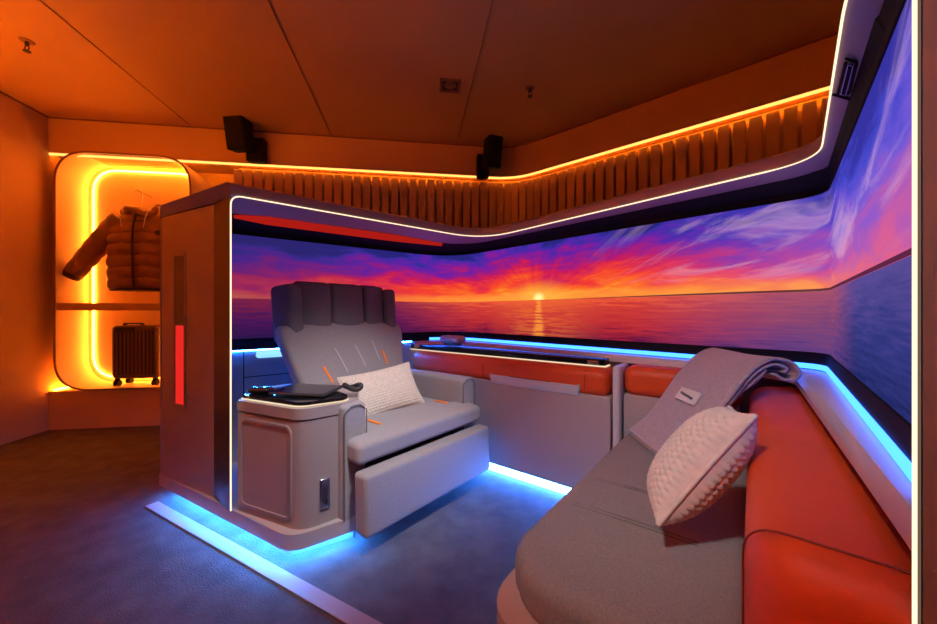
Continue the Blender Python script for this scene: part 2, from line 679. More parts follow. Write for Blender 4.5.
def sprinkler(px, py, label):
    x, y, z = ceil_pt(px, py)
    t = thing('sprinkler_head', label, 'sprinkler', (x, y, CZ))
    b = bmesh.new()
    tube(b, [(0, 0, 0), (0, 0, -.006)], [.035, .03], 20)
    obj('plate', b, M['rim'], t, True)
    b = bmesh.new()
    tube(b, [(0, 0, -.005), (0, 0, -.03)], .010, 10)
    tube(b, [(-.01, 0, -.03), (-.014, 0, -.045), (0, 0, -.062)], .003, 6)
    tube(b, [(.01, 0, -.03), (.014, 0, -.045), (0, 0, -.062)], .003, 6)
    tube(b, [(0, 0, -.060), (0, 0, -.065)], .018, 14)
    obj('nozzle', b, M['charcoal'], t, True)


sprinkler(27, 41, 'small sprinkler head in the ceiling at the far left, by the bright wall')
sprinkler(530, 88, 'small sprinkler head in the ceiling right of the square downlight')

# wall speakers


def speaker(px0, px1, py0, py1, side, label):
    cx = (px0 + px1) / 2
    z = CZ - .12
    Y = 3.25
    for _ in range(8):
        X = (cx - 468.5) / F * Y
        # distance in front of bulkhead
        s = (V(X, Y) - A0).dot(nA)
        Y += (-.16 - s) / 1.0
    X = (cx - 468.5) / F * Y
    zt = CAMZ + (312 - py0) * Y / F
    zb = CAMZ + (312 - py1) * Y / F
    t = thing('wall_speaker', label, 'speaker', (X, Y, (zt + zb) / 2), rzA, 'black wall speakers')
    h = zt - zb
    w = (px1 - px0) / F * Y
    m4 = Matrix.Rotation(R(16) * side, 4, 'Z') @ Matrix.Rotation(R(10), 4, 'X')
    b = bmesh.new()
    box(b, (side * -.0, 0, 0), (w, .13, h), bev=.012, seg=3, mtx=m4)
    obj('cabinet', b, M['black'], t, True)
    b = bmesh.new()
    box(b, (0, -.067, 0), (w * .86, .008, h * .92), bev=.003, seg=1, mtx=m4)
    obj('grille', b, M['black'], t)
    b = bmesh.new()
    box(b, (-side * w * .52, .115, -h * .33), (w * .8, .09, h * .75), bev=.01)
    tube(b, [(0, .04, 0), (-side * w * .4, .10, -h * .15)], .02, 8)
    obj('bracket', b, M['black'], t, True)


speaker(229, 250, 118, 150, -1, 'black wall speaker on its bracket above the start of the slats, left one')
speaker(485, 500, 137, 168, 1, 'black wall speaker on its bracket near the bend of the slatted wall')

# ------------------------------------------------------------------ the suite shell
L0, L1, L2, L3 = V(-1.045, 1.600), V(.099, 2.579), V(1.184, 1.226), V(.440, .359)
S0, S1, S2, S3 = V(-1.40, 2.10), V(-.15, 3.05), V(1.39, 1.41), V(.56, .44)
C0, CP = V(-1.672, 1.973), V(-1.203, 1.72)
O1, O2, O3 = V(-.28, 3.34), V(1.80, 1.42), V(.92, -.03)
LX, SX = V(.622, .601), V(.712, .617)
LP = fillet([L0, L1, L2, LX, L3], [.30, .14, .06], 10)
SP = fillet([S0, S1, S2, SX, S3], [.34, .10, .02], 10)
suite = thing('suite_enclosure', 'taupe open-fronted passenger suite shell outlined by a thin warm light line', 'suite', (0, 0, 0))


def band(bm, a, b, za, zb, s0, s1, sub=1):
    """surface between two equal-count paths"""
    rows = []
    for k in range(sub + 1):
        s_ = s0 + (s1 - s0) * k / sub
        z = za + (zb - za) * k / sub
        rows.append([tuple((p * (1 - s_) + q * s_)) + (z,) for p, q in zip(a, b)])
    loft(bm, rows, False, False)


# canopy: solid band from light line to screens; extends out over the shell
OX = V(1.25, .55)
OP = fillet([C0, O1, O2, OX, O3], [.3, .2, .05], 10)
bm = bmesh.new()
rings = []
for i in range(len(LP)):
    l, s_, o_ = LP[i], SP[i], OP[i]
    inn = (s_ - l).normalized()
    e = l + inn * .004
    fr = .55 + .27 * max(0, min(1, (i - 17) / 8))
    m_ = l * (1 - fr) + s_ * fr
    out = (o_ - l).normalized()
    rings.append([(*e, 1.519), (*m_, 1.512), (*o_, 1.512), (*o_, 1.56), (*(o_ - out * .02), 1.577), (*(l + out * .03), 1.577), (*(l + out * .008), 1.566), (*e, 1.55)])
loft(bm, rings)
obj('canopy', bm, M['shell'], suite, True)
# black recess band between canopy underside and screens
bm = bmesh.new()
rings = []
for i, (l, s_) in enumerate(zip(LP, SP)):
    fr = .55 + .27 * max(0, min(1, (i - 17) / 8))
    m_ = l * (1 - fr) + s_ * fr
    rings.append([(*m_, 1.5115), (*s_, 1.478), (*(s_ + (s_ - m_).normalized() * .02), 1.478), (*(s_ + (s_ - m_).normalized() * .02), 1.5115)])
loft(bm, rings)
obj('black_trim', bm, M['black'], suite)
# red screen reflection under the left canopy, built as a glowing strip
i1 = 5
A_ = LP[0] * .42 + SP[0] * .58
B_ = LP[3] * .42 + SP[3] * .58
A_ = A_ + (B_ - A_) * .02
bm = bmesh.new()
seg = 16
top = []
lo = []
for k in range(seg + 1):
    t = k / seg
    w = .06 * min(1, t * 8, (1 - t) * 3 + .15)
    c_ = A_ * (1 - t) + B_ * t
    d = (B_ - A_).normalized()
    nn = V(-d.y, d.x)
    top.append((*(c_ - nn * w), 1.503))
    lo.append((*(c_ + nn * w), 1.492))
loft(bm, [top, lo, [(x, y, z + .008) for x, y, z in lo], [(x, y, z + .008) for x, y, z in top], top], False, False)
rb = obj('red_reflection', bm, M['reflection_glow'], suite)
rb['label'] = 'red screen reflection built as a glowing strip'
# outer wall and column
bm = bmesh.new()
SB = offset(SP, .03)
rings = []
for i in range(len(SB)):
    s_, o_ = SB[i], OP[i]
    rings.append([(*s_, .10), (*s_, 1.511), (*o_, 1.511), (*o_, .10)])
loft(bm, rings)
obj('shell_wall', bm, M['shell'], suite, True)
# left column: broad face plus dark edge strip, window slot left open between frame pieces
fd = (CP - C0).normalized()
fn_ = V(fd.y, -fd.x)
if fn_.y > 0:
    fn_ = -fn_
flen = (CP - C0).length
bm = bmesh.new()
pl = rounded([tuple(C0), tuple(CP), tuple(SB[0]), tuple(OP[0] + V(-.0, .12) + (O1 - C0).normalized() * .15)], [.03, .004, .004, .01], 5)
# slot position on the face
sx0, sx1, sz0, sz1 = .115, .190, .50, 1.33
prism(bm, pl, .122, 1.511)
col = obj('side_column', bm, M['shell'], suite, True)
# window surround and panes set on the face
frz = math.atan2(fd.y, fd.x)


def onface(s_, z, d=0.0):
    p = C0 + fd * s_ + fn_ * d
    return (p.x, p.y, z)


def facemesh(outline, d0, d1):
    b = bmesh.new()
    loft(b, [[onface(s_, z, d0) for s_, z in outline], [onface(s_, z, d1) for s_, z in outline]])
    return b


wo = rounded([(.154, .50), (.276, .50), (.276, 1.315), (.154, 1.315)], .02, 5)
wi = rounded([(.166, .525), (.264, .525), (.264, 1.29), (.166, 1.29)], .012, 5)
b = bmesh.new()
loft(b, [[onface(s_, z, .0) for s_, z in wo], [onface(s_, z, .005) for s_, z in wo], [onface(s_, z, .005) for s_, z in wi], [onface(s_, z, -.0) for s_, z in wi]], True, False)
obj('window_frame', b, M['shell'], suite, True)
b = facemesh([(.170, .935), (.260, .935), (.260, 1.288), (.170, 1.288)], .0005, .0025)
w1 = obj('window_pane', b, M['glass'], suite)
b = facemesh([(.176, .528), (.252, .528), (.252, .93), (.176, .93)], .0005, .003)
w2 = obj('status_light', b, M['red_glow'], suite)
w2['label'] = 'glowing red status light'
# horizontal seam below the cap
b = bmesh.new()
sp = [C0 + (V(-.05, .03)), C0, CP, L0]
sweep(b, [C0, CP, L0 + (CP - L0) * .1], [(-.0015, 1.508), (-.0015, 1.514), (.002, 1.514), (.002, 1.508)])
obj('seam_line', b, M['shell_dark'], suite)
# dark metal edge strip between column face and light line
bm = bmesh.new()
inward = (S0 - L0).normalized()
ld = (L0 - CP).normalized()
Lc = L0 - ld * .014
prism(bm, [tuple(CP + ld * .001), tuple(Lc), tuple(Lc + inward * .25), tuple(CP + inward * .25)], .122, 1.511)
obj('edge_strip', bm, M['shell_dark'], suite)
bm = bmesh.new()
# inner liner of the post from edge back to the screens
nl = V(-inward.y, inward.x)
prism(bm, [tuple(Lc), tuple(L0 + inward * .012), tuple(S0 + V(0.0, 0)), tuple(S0 - V(.03, 0)), tuple(Lc + inward * .1)], .122, 1.511)
obj('post_liner', bm, M['shell'], suite)

# light line: up the left post, round the canopy, down the right post
path3 = []


def arc3(a, b, c, n=6):
    return [a * (1 - t) ** 2 + b * 2 * t * (1 - t) + c * t * t for t in [k / n for k in range(n + 1)]]


l0 = V(L0.x, L0.y, 1.515)
l1 = V(LP[1].x, LP[1].y, 1.515)
rC = .045
path3 += [V(L0.x, L0.y, .125)] + arc3(l0 - V(0, 0, rC), l0, l0 + (l1 - l0).normalized() * rC)
path3 += [V(p.x, p.y, 1.515) for p in LP[1:-1]]
e0 = V(L3.x, L3.y, 1.515)
e1 = V(LP[-2].x, LP[-2].y, 1.515)
path3 += arc3(e0 + (e1 - e0).normalized() * rC, e0, e0 - V(0, 0, rC)) + [V(L3.x, L3.y, .125)]
# swap radius: slimmer towards the right post
rad = [.0031] * len(path3)
nP = len(path3)
for i in range(nP):
    if i >= nP - 12:
        rad[i] = .0018
    elif i > nP - 30:
        rad[i] = .0022
bm = bmesh.new()
tube(bm, path3, rad, 8)
ll = obj('light_line', bm, M['led_warm'], suite, True)

# right post end block
od = V(.775, -.63)
on = V(.63, .775)
bm = bmesh.new()
p0 = L3 + od * .002
rad_ = (S3 + V(.03, 0) - L3).normalized()
prism(bm, [tuple(p0 + on * .002), tuple(p0 + od * .002 - on * .0005), tuple(p0 + od * .0025 + rad_ * .1), tuple(p0 + rad_ * .1)], .122, 1.511)
obj('edge_strip', bm, M['shell_dark'], suite)
bm = bmesh.new()
prism(bm, [tuple(p0 + od * .003), tuple(p0 + od * .5), tuple(O3 + on * .2), tuple(S3 + V(.08, -.0))], .122, 1.511)
obj('side_column', bm, M['shell'], suite)

# black bezels above and below screens; ledge; blue light strip
bm = bmesh.new()
sweep(bm, SP, [(-.004, .774), (-.004, .842), (.028, .842), (.028, .774)])
obj('lower_bezel', bm, M['black'], suite)
bm = bmesh.new()
sweep(bm, SP, [(-.003, 1.455), (-.003, 1.48), (.028, 1.48), (.028, 1.455)])
ub = obj('upper_bezel', bm, M['black'], suite)

# screens: emission picture driven by a metric UV (u along the wall, v height)


def screen_material():
    m = bpy.data.materials.new('sunset_display')
    m.use_nodes = True
    nt = m.node_tree
    nt.nodes.clear()
    N = nt.nodes.new
    LK = nt.links.new

    def val(x):
        return x

    def mth(op, a, b=None, c=None, clamp=False):
        n = N('ShaderNodeMath')
        n.operation = op
        n.use_clamp = clamp
        for i, x in enumerate((a, b, c)):
            if x is None:
                continue
            if isinstance(x, (int, float)):
                n.inputs[i].default_value = x
            else:
                LK(x, n.inputs[i])
        return n.outputs[0]

    def smooth(x, a, b):
        n = N('ShaderNodeMapRange')
        n.interpolation_type = 'SMOOTHSTEP'
        n.clamp = True
        LK(x, n.inputs[0])
        n.inputs[1].default_value = a
        n.inputs[2].default_value = b
        return n.outputs[0]

    def ramp(x, stops):
        n = N('ShaderNodeValToRGB')
        cr = n.color_ramp
        while len(cr.elements) > 1:
            cr.elements.remove(cr.elements[-1])
        cr.elements[0].position = stops[0][0]
        cr.elements[0].color = (*stops[0][1], 1)
        for p_, c_ in stops[1:]:
            e = cr.elements.new(p_)
            e.color = (*c_, 1)
        LK(x, n.inputs[0])
        return n.outputs[0]

    def mix(f, a, b, mode='MIX'):
        n = N('ShaderNodeMix')
        n.data_type = 'RGBA'
        n.blend_type = mode
        for s_, x in ((0, f), (6, a), (7, b)):
            if isinstance(x, (int, float)):
                n.inputs[s_].default_value = x
            elif isinstance(x, tuple):
                n.inputs[s_].default_value = (*x, 1)
            else:
                LK(x, n.inputs[s_])
        return n.outputs[2]

    def noise(x, y, sc_, detail=4, rough=.55, dist=0.0):
        c = N('ShaderNodeCombineXYZ')
        for i, q in enumerate((x, y)):
            LK(q, c.inputs[i])
        n = N('ShaderNodeTexNoise')
        n.inputs['Scale'].default_value = sc_
        n.inputs['Detail'].default_value = detail
        n.inputs['Roughness'].default_value = rough
        n.inputs['Distortion'].default_value = dist
        LK(c.outputs[0], n.inputs['Vector'])
        return n.outputs['Fac']
    uv = N('ShaderNodeUVMap')
    uv.uv_map = 'UVMap'
    sep = N('ShaderNodeSeparateXYZ')
    LK(uv.outputs[0], sep.inputs[0])
    u, v = sep.outputs[0], sep.outputs[1]
    SUN, HZ = .78, 1.08
    du = mth('SUBTRACT', u, SUN)
    dz = mth('SUBTRACT', v, HZ)
    e = mth('DIVIDE', dz, .40)
    # cloud streaks fan out of the sun
    dzl = mth('ADD', dz, .04)
    dus = mth('MULTIPLY', du, .42)
    ang = mth('ARCTAN2', dzl, dus)
    r2 = mth('SQRT', mth('ADD', mth('MULTIPLY', du, du), mth('MULTIPLY', dz, dz)))
    fan = noise(mth('MULTIPLY', ang, 2.6), mth('MULTIPLY', r2, .9), 2.2, 6, .62, .6)
    puff = noise(mth('MULTIPLY', u, 1.3), mth('MULTIPLY', v, 6.0), 2.0, 6, .6, .5)
    e2 = mth('ADD', e, mth('MULTIPLY', mth('SUBTRACT', fan, .5), .5))
    e2 = mth('ADD', e2, mth('MULTIPLY', mth('SUBTRACT', puff, .5), .9))
    far = smooth(mth('ABSOLUTE', du), .1, 2.2)
    e2 = mth('ADD', e2, mth('MULTIPLY', far, .16))
    sky = ramp(e2, [(0, (1.0, .34, .03)), (.10, (1.0, .16, .02)), (.30, (.90, .045, .03)), (.48, (.60, .012, .09)), (.64, (.30, .012, .24)),
                    (.79, (.13, .015, .38)), (.90, (.05, .025, .36)), (1.0, (.02, .018, .20))])
    # right half turns bluer and brighter
    right = smooth(du, .5, 1.9)
    blue = ramp(e2, [(0, (.95, .30, .22)), (.15, (.75, .12, .28)), (.35, (.42, .12, .52)), (.6, (.15, .12, .75)), (.85, (.06, .07, .62)), (1.0, (.04, .035, .38))])
    sky = mix(mth('MULTIPLY', right, .85), sky, blue)
    # pale streaks at right
    st = noise(mth('MULTIPLY', ang, 2.8), mth('MULTIPLY', r2, .9), 2.0, 5, .56, .8)
    stm = mth('MULTIPLY', smooth(st, .48, .68), smooth(du, .25, 1.1))
    stm = mth('MULTIPLY', stm, smooth(e, .02, .2))
    sky = mix(mth('MULTIPLY', stm, .38), sky, (.95, .55, .68))
    # hot band along the horizon
    hb = mth('MULTIPLY', mth('SUBTRACT', 1.0, smooth(mth('ABSOLUTE', mth('SUBTRACT', dz, .022)), 0, .05)), mth('SUBTRACT', 1.0, smooth(mth('ABSOLUTE', du), .3, 2.6)))
    sky = mix(mth('MULTIPLY', hb, .75), sky, (1.0, .30, .05))
    # sun glow
    gl = mth('SQRT', mth('ADD', mth('MULTIPLY', mth('MULTIPLY', du, du), .16), mth('MULTIPLY', mth('SUBTRACT', dz, .02), mth('SUBTRACT', dz, .02))))
    g = mth('SUBTRACT', 1.0, smooth(gl, .0, .13))
    sky = mix(mth('MULTIPLY', g, .8), sky, (1.0, .50, .06))
    gs = mth('SQRT', mth('ADD', mth('MULTIPLY', mth('MULTIPLY', du, du), .7), mth('MULTIPLY', mth('SUBTRACT', dz, .01), mth('SUBTRACT', dz, .01))))
    g2 = mth('SUBTRACT', 1.0, smooth(gs, .008, .05))
    sky = mix(g2, sky, (1.3, 1.0, .35))
    # left side dims
    left = smooth(du, -2.3, -1.0)
    sky = mix(mth('SUBTRACT', 1.0, left), sky, mix(.55, sky, (.03, .02, .12)))
    # sea
    s_ = mth('MULTIPLY', dz, -3.6)
    wav = noise(mth('MULTIPLY', u, 2.2), mth('MULTIPLY', v, 30.0), 2.4, 5, .65, .3)
    s2 = mth('ADD', s_, mth('MULTIPLY', mth('SUBTRACT', wav, .5), 1.1))
    sea = ramp(s2, [(0, (.85, .10, .04)), (.2, (.62, .045, .035)), (.55, (.50, .025, .035)), (.85, (.22, .010, .04)), (1, (.08, .006, .06))])
    seaR = ramp(s2, [(0, (.38, .08, .15)), (.4, (.23, .06, .17)), (.8, (.13, .05, .22)), (1, (.05, .03, .16))])
    seaL = ramp(s2, [(0, (.20, .015, .06)), (.5, (.06, .008, .09)), (1, (.015, .008, .06))])
    seaF = ramp(s2, [(0, (.10, .07, .30)), (.5, (.035, .04, .22)), (1, (.012, .018, .11))])
    sea = mix(smooth(du, .55, 1.4), sea, seaR)
    sea = mix(smooth(du, 1.45, 2.1), sea, seaF)
    sea = mix(smooth(mth('MULTIPLY', du, -1.0), .5, 1.5), sea, seaL)
    colw = mth('ADD', .016, mth('MULTIPLY', s_, .03))
    cm = mth('SUBTRACT', 1.0, smooth(mth('DIVIDE', mth('ABSOLUTE', mth('ADD', du, mth('MULTIPLY', mth('SUBTRACT', wav, .5), .05))), colw), .3, 1.6))
    sea = mix(mth('MULTIPLY', mth('MULTIPLY', cm, smooth(wav, .36, .56)), .8), sea, (1.1, .45, .06))
    wide = mth('SUBTRACT', 1.0, smooth(mth('ABSOLUTE', du), .05, .5))
    sea = mix(mth('MULTIPLY', wide, mth('MULTIPLY', smooth(wav, .4, .6), .55)), sea, (1.0, .20, .03))
    # land sliver along horizon to the right
    ld_ = mth('MULTIPLY', smooth(du, -.1, 1.3), .011)
    land = mth('LESS_THAN', mth('ABSOLUTE', mth('SUBTRACT', dz, mth('MULTIPLY', ld_, .5))), mth('MULTIPLY', ld_, .45))
    img = mix(mth('GREATER_THAN', dz, 0.0), sea, sky)
    img = mix(mth('MULTIPLY', land, .9), img, (.05, .008, .04))
    em = N('ShaderNodeEmission')
    LK(img, em.inputs[0])
    em.inputs[1].default_value = 1.0
    out = N('ShaderNodeOutputMaterial')
    LK(em.outputs[0], out.inputs[0])
    return m


M['screen'] = screen_material()
cum = [0]
for i in range(1, len(SP)):
    cum.append(cum[-1] + (SP[i] - SP[i - 1]).length)
base_u = (S1 - S0).length


def screen_part(i0, i1, name, label):
    b = bmesh.new()
    uvl = b.loops.layers.uv.new('UVMap')
    zs = [.840, 1.457]
    grid = []
    pts = SP[i0:i1 + 1]
    us = cum[i0:i1 + 1]
    inn = offset(pts, .001)
    outp = offset(pts, .022)
    va = [(b.verts.new((*p, zs[0])), b.verts.new((*p, zs[1]))) for p in inn]
    vb = [(b.verts.new((*p, zs[0])), b.verts.new((*p, zs[1]))) for p in outp]
    uvof = {}
    for k in range(len(pts)):
        for q in (va, vb):
            uvof[q[k][0]] = (us[k] - base_u, zs[0])
            uvof[q[k][1]] = (us[k] - base_u, zs[1])
    for k in range(len(pts) - 1):
        b.faces.new((va[k][0], va[k + 1][0], va[k + 1][1], va[k][1]))
        b.faces.new((vb[k][0], vb[k][1], vb[k + 1][1], vb[k + 1][0]))
        b.faces.new((va[k][1], va[k + 1][1], vb[k + 1][1], vb[k][1]))
        b.faces.new((va[k][0], vb[k][0], vb[k + 1][0], va[k + 1][0]))
    for q in (0, -1):
        b.faces.new((va[q][0], va[q][1], vb[q][1], vb[q][0]))
    for f in b.faces:
        for lp in f.loops:
            lp[uvl].uv = uvof[lp.vert]
    me = bpy.data.meshes.new(name)
    bmesh.ops.recalc_face_normals(b, faces=b.faces)
    b.to_mesh(me)
    b.free()
    me.materials.append(M['screen'])
    o = bpy.data.objects.new(name, me)
    COL.objects.link(o)
    return o


scr = screen_part(0, len(SP) - 1, 'wraparound_screen', '')
tag(scr, 'long curved display screen showing a red and purple sunset over the sea', 'screen')

# ledge: slim along the left wall, wide along back and right
IP = fillet([S0 + V(.024, -.032), V(-.13, 2.94), V(1.281, 1.439), V(.62, .570), V(.46, .36)], [.34, .16, .02], 10)
bm = bmesh.new()
rings = []
for c_, a in list(zip(SP, IP))[1:]:
    e_ = c_ * .22 + a * .78
    rings.append([(*c_, .774), (*e_, .770), (*a, .752), (*a, .732), (*c_, .732)])
loft(bm, rings)
obj('ledge', bm, M['ledge'], suite, True)
bm = bmesh.new()
sweep(bm, SP[3:], [(-.009, .777), (-.009, .797), (-.005, .797), (-.005, .777)])
obj('blue_light_strip', bm, M['led_blue'], suite)
# low wall under the screens
bm = bmesh.new()
sweep(bm, SP, [(0, .06), (0, .774), (.029, .774), (.029, .06)])
obj('lower_wall', bm, M['shell'], suite)
# seams and lamp on the left low wall
sd = (S1 - S0).normalized()
sn = V(sd.y, -sd.x)


def onS(s_, z, d=0.0):
    p = S0 + sd * s_ + sn * d
    return (p.x, p.y, z)


b = bmesh.new()
for s_ in (.085,):
    loft(b, [[onS(s_, .12, .0005), onS(s_ + .006, .12, .0005), onS(s_ + .006, .77, .0005), onS(s_, .77, .0005)],
             [onS(s_, .12, .003), onS(s_ + .006, .12, .003), onS(s_ + .006, .77, .003), onS(s_, .77, .003)]])
loft(b, [[onS(.09, .61, .0005), onS(1.0, .61, .0005), onS(1.0, .616, .0005), onS(.09, .616, .0005)],
         [onS(.09, .61, .003), onS(1.0, .61, .003), onS(1.0, .616, .003), onS(.09, .616, .003)]])
obj('panel_joint', b, M['shell_dark'], suite)
b = bmesh.new()
lo_ = rounded([(.15, .722), (.32, .722), (.32, .768), (.15, .768)], .021, 5)
loft(b, [[onS(s_, z, .0005) for s_, z in lo_], [onS(s_, z, .006) for s_, z in lo_]])
wl = obj('wall_lamp', b, M['led_panel'], suite, True)
wl['label'] = 'small blue-white lamp set in the low wall'
b = bmesh.new()
loft(b, [[onS(.02, .770, .001), onS(1.2, .770, .001), onS(1.2, .7735, .001), onS(.02, .7735, .001)],
         [onS(.02, .770, .0035), onS(1.2, .770, .0035), onS(1.2, .7735, .0035), onS(.02, .7735, .0035)]])
obj('blue_light_strip', b, emit('led_blue_dim', (.01, .16, 1.0), 700.0), suite)

# vent recess on the canopy underside at right: two nested metal outlines
vc = []


def under(px, py):
    Y = .512 * F / (312 - py)
    return V((px - 468.5) * Y / F, Y, 1.511)


b = bmesh.new()
q = [under(833, 94), under(850, 99), under(857, 62), under(843, 57)]


def quadpt(a_, c_):
    return q[0] * (1 - a_) * (1 - c_) + q[1] * a_ * (1 - c_) + q[2] * a_ * c_ + q[3] * (1 - a_) * c_


def bar(b, a0, c0, a1, c1, w, dz=0):
    tube(b, [quadpt(a0, c0) + V(0, 0, dz), quadpt(a1, c1) + V(0, 0, dz)], w, 6)


b = bmesh.new()
bar(b, 0, 0, 1, 0, .0028)
bar(b, .25, .0, .25, .9, .0028)
bar(b, .98, .95, .9, .2, .0028)
bar(b, .2, 1, 1, 1, .0025)
bar(b, .90, .16, .62, .12, .0025)
bar(b, .55, .15, .60, .86, .005)
obj('reading_light_recess', b, M['black'], suite)
b = bmesh.new()
bar(b, .40, .10, .42, .92, .0012, -.003)
bar(b, .42, .92, .76, .92, .0012, -.003)
bar(b, .76, .92, .68, .12, .0012, -.003)
obj('reading_light_rim', b, M['steel'], suite)

# base platform and its underside light
nb = (V(-.693, 1.4125) - C0).normalized()
Bf = V(-.693, 1.4125)
Br = V(-.46, 1.585)
base = [tuple(C0 + V(-.02, .01)), tuple(Bf), tuple(Br), (-.75, 2.3), tuple(S0 + V(-.05, .15)), tuple(C0 + V(.05, .15))]
base_r = rounded(base, [.02, .075, .02, .02, .02, .02], 8)
bm = bmesh.new()
prism(bm, base_r, .060, .122, bev=.012, seg=3)
obj('base_platform', bm, M['base'], suite, True)
ctr = V(-1.15, 1.95)


def inset(pts, k):
    return [tuple(ctr + (V(*p) - ctr) * k) for p in pts]


bm = bmesh.new()
kick = [tuple(C0 + nb * .03 + V(.05, .09)), tuple(Bf + V(-.045, .08)), tuple(Br + V(-.05, .03)), (-.8, 2.25), tuple(S0 + V(0, .1))]
prism(bm, rounded(kick, [.01, .04, .01, .01, .01], 5), 0.0, .060)
obj('kick_panel', bm, M['kick'], suite)
bm = bmesh.new()
lp = [V(*p) for p in (C0 + nb * .06 + V(.03, .055), Bf + V(-.035, .06), Br + V(-.035, .03))]
lp = fillet([lp[0], lp[1], lp[2]], [.06], 6)
sweep(bm, lp, [(-.005, .052), (-.005, .059), (.005, .059), (.005, .052)])
obj('floor_light_strip', bm, M['led_blue_floor'], suite)

# threshold strip across the carpet
bm = bmesh.new()
a = V(-1.66, 1.868)
d = (V(-.396, 1.167) - V(-1.608, 1.838)).normalized()
nn = V(-d.y, d.x)
e = a + d * 3.6
prism(bm, [tuple(a), tuple(e), tuple(e + nn * .055), tuple(a + nn * .055)], .0, .004)
struct('trim_9', bm, M['strip'])

# ------------------------------------------------------------------ side console
con_o = V(-.682, 1.457)
cf = (V(-.659, 1.449) - V(-1.022, 1.614)).normalized()   # along front, left to right
cang = math.atan2(cf.y, cf.x)
side = thing('side_console', 'low rounded taupe side console between the column and the armchair', 'console', (con_o.x, con_o.y, .1225), cang)
# local: x along the front (0 at the right front corner), y back


def loc2(p):
    d_ = V(*p) - con_o
    return V(d_.dot(cf), d_.dot(V(-cf.y, cf.x)))


cr = loc2((-.500, 1.60))
cb = loc2((-.62, 2.02))
out = [(-.385, 0), (0.012, 0), (cr.x, cr.y), (cb.x + .02, cb.y), (-.385, cb.y)]
bm = bmesh.new()
prism(bm, rounded(out, [.02, .06, .05, .02, .02], 8), 0, .437, bev=.008)
obj('body', bm, M['shell'], side, True)
bm = bmesh.new()
prism(bm, rounded([(x * 1.0 + dx_, y + dy_) for (x, y), (dx_, dy_) in zip(out, [(0, -.004), (.004, -.004), (.005, 0), (.004, 0), (0, 0)])], [.02, .06, .05, .02, .02], 8), .443, .487, bev=.010)
obj('lid', bm, M['shell'], side, True)
# raised frame on the front face
bm = bmesh.new()
oo = rounded([(-.355, .03), (-.035, .03), (-.035, .415), (-.355, .415)], .04, 6)
ii = rounded([(-.343, .042), (-.047, .042), (-.047, .403), (-.343, .403)], .032, 6)
loft(bm, [[(x, .001, z) for x, z in oo], [(x, -.005, z) for x, z in oo], [(x, -.005, z) for x, z in ii], [(x, .001, z) for x, z in ii]], True, False)
obj('door_frame', bm, M['shell'], side, True)
# latch on the right side face
sdv = (cr - V(.012, 0)).normalized()
sn2 = V(sdv.y, -sdv.x)
p = V(.012, 0) + sdv * .095
t = Matrix.Translation((p.x, p.y, .125)) @ Matrix.Rotation(math.atan2(sdv.y, sdv.x), 4, 'Z')
bm = bmesh.new()
box(bm, (0, -.004, 0), (.042, .012, .125), bev=.005, mtx=t)
lat = obj('latch_plate', bm, M['steel'], side, True)
lat['label'] = 'upright polished metal latch plate'
bm = bmesh.new()
tube(bm, [t @ V(.004, -.0125, -.045), t @ V(-.008, -.0125, -.03), t @ V(.002, -.0125, -.012), t @ V(.008, -.0125, -.03), t @ V(.003, -.0125, -.045)], .0025, 6)
obj('latch_mark', bm, M['black'], lat)

# glossy tray on top + light edge
tr = thing('charging_tray', 'glossy black rounded tray on top of the side console with a warm lit edge', 'tray', (con_o.x, con_o.y, .6105), cang)
tp = [(-.375, .012), (-.01, .012), (cr.x - .012, cr.y - .01), (cb.x - .0, .33), (-.375, .33)]
bm = bmesh.new()
prism(bm, rounded(tp, [.01, .045, .04, .02, .01], 8), .002, .006)
obj('light_edge', bm, M['led_edge'], tr, True)
bm = bmesh.new()
tp2 = [(x * .985 - .002, y * .97 + .006) for x, y in tp]
prism(bm, rounded(tp2, [.01, .045, .04, .02, .01], 8), .006, .020, bev=.005)
obj('tray_top', bm, M['gloss'], tr, True)

tb = thing('tablet', 'glossy black tablet lying tilted across the tray, reflecting blue light', 'tablet', (con_o.x, con_o.y, .631), cang)
mt = Matrix.Translation((-.135, .165, .013)) @ Matrix.Rotation(R(14), 4, 'Z') @ Matrix.Rotation(R(3), 4, 'X')
bm = bmesh.new()
box(bm, (0, 0, 0), (.27, .17, .010), bev=.004, mtx=mt)
obj('case', bm, M['charcoal'], tb, True)
bm = bmesh.new()
box(bm, (0, 0, .0058), (.255, .155, .0014), bev=.0005, seg=1, mtx=mt)
obj('display', bm, M['gloss'], tb)
rm = thing('remote_handset', 'small rounded black handset at the left end of the tray', 'remote', (con_o.x, con_o.y, .631), cang)
bm = bmesh.new()
soft(bm, .10, .055, .026, .013, None, 4, Matrix.Translation((-.325, .075, .0135)) @ Matrix.Rotation(R(20), 4, 'Z'))
obj('body', bm, M['gloss'], rm, 'all')
bm = bmesh.new()
tube(bm, [Matrix.Translation((-.325, .075, .0265)) @ V(0, 0, -.001), Matrix.Translation((-.325, .075, .0265)) @ V(0, 0, .003)], .013, 16)
obj('button', bm, M['charcoal'], rm, True)
hp = thing('cable_loop', 'small black looped strap lying behind the tablet beside the armchair', 'strap', (con_o.x, con_o.y, .631), cang)
bm = bmesh.new()
tube(bm, [(.035 + .045 * math.cos(a_), .272 + .022 * math.sin(a_), .022 + .008 * math.sin(a_ * 2)) for a_ in [R(x) for x in range(0, 361, 20)]], .012, 8)
obj('loop', bm, M['charcoal'], hp, 'all')

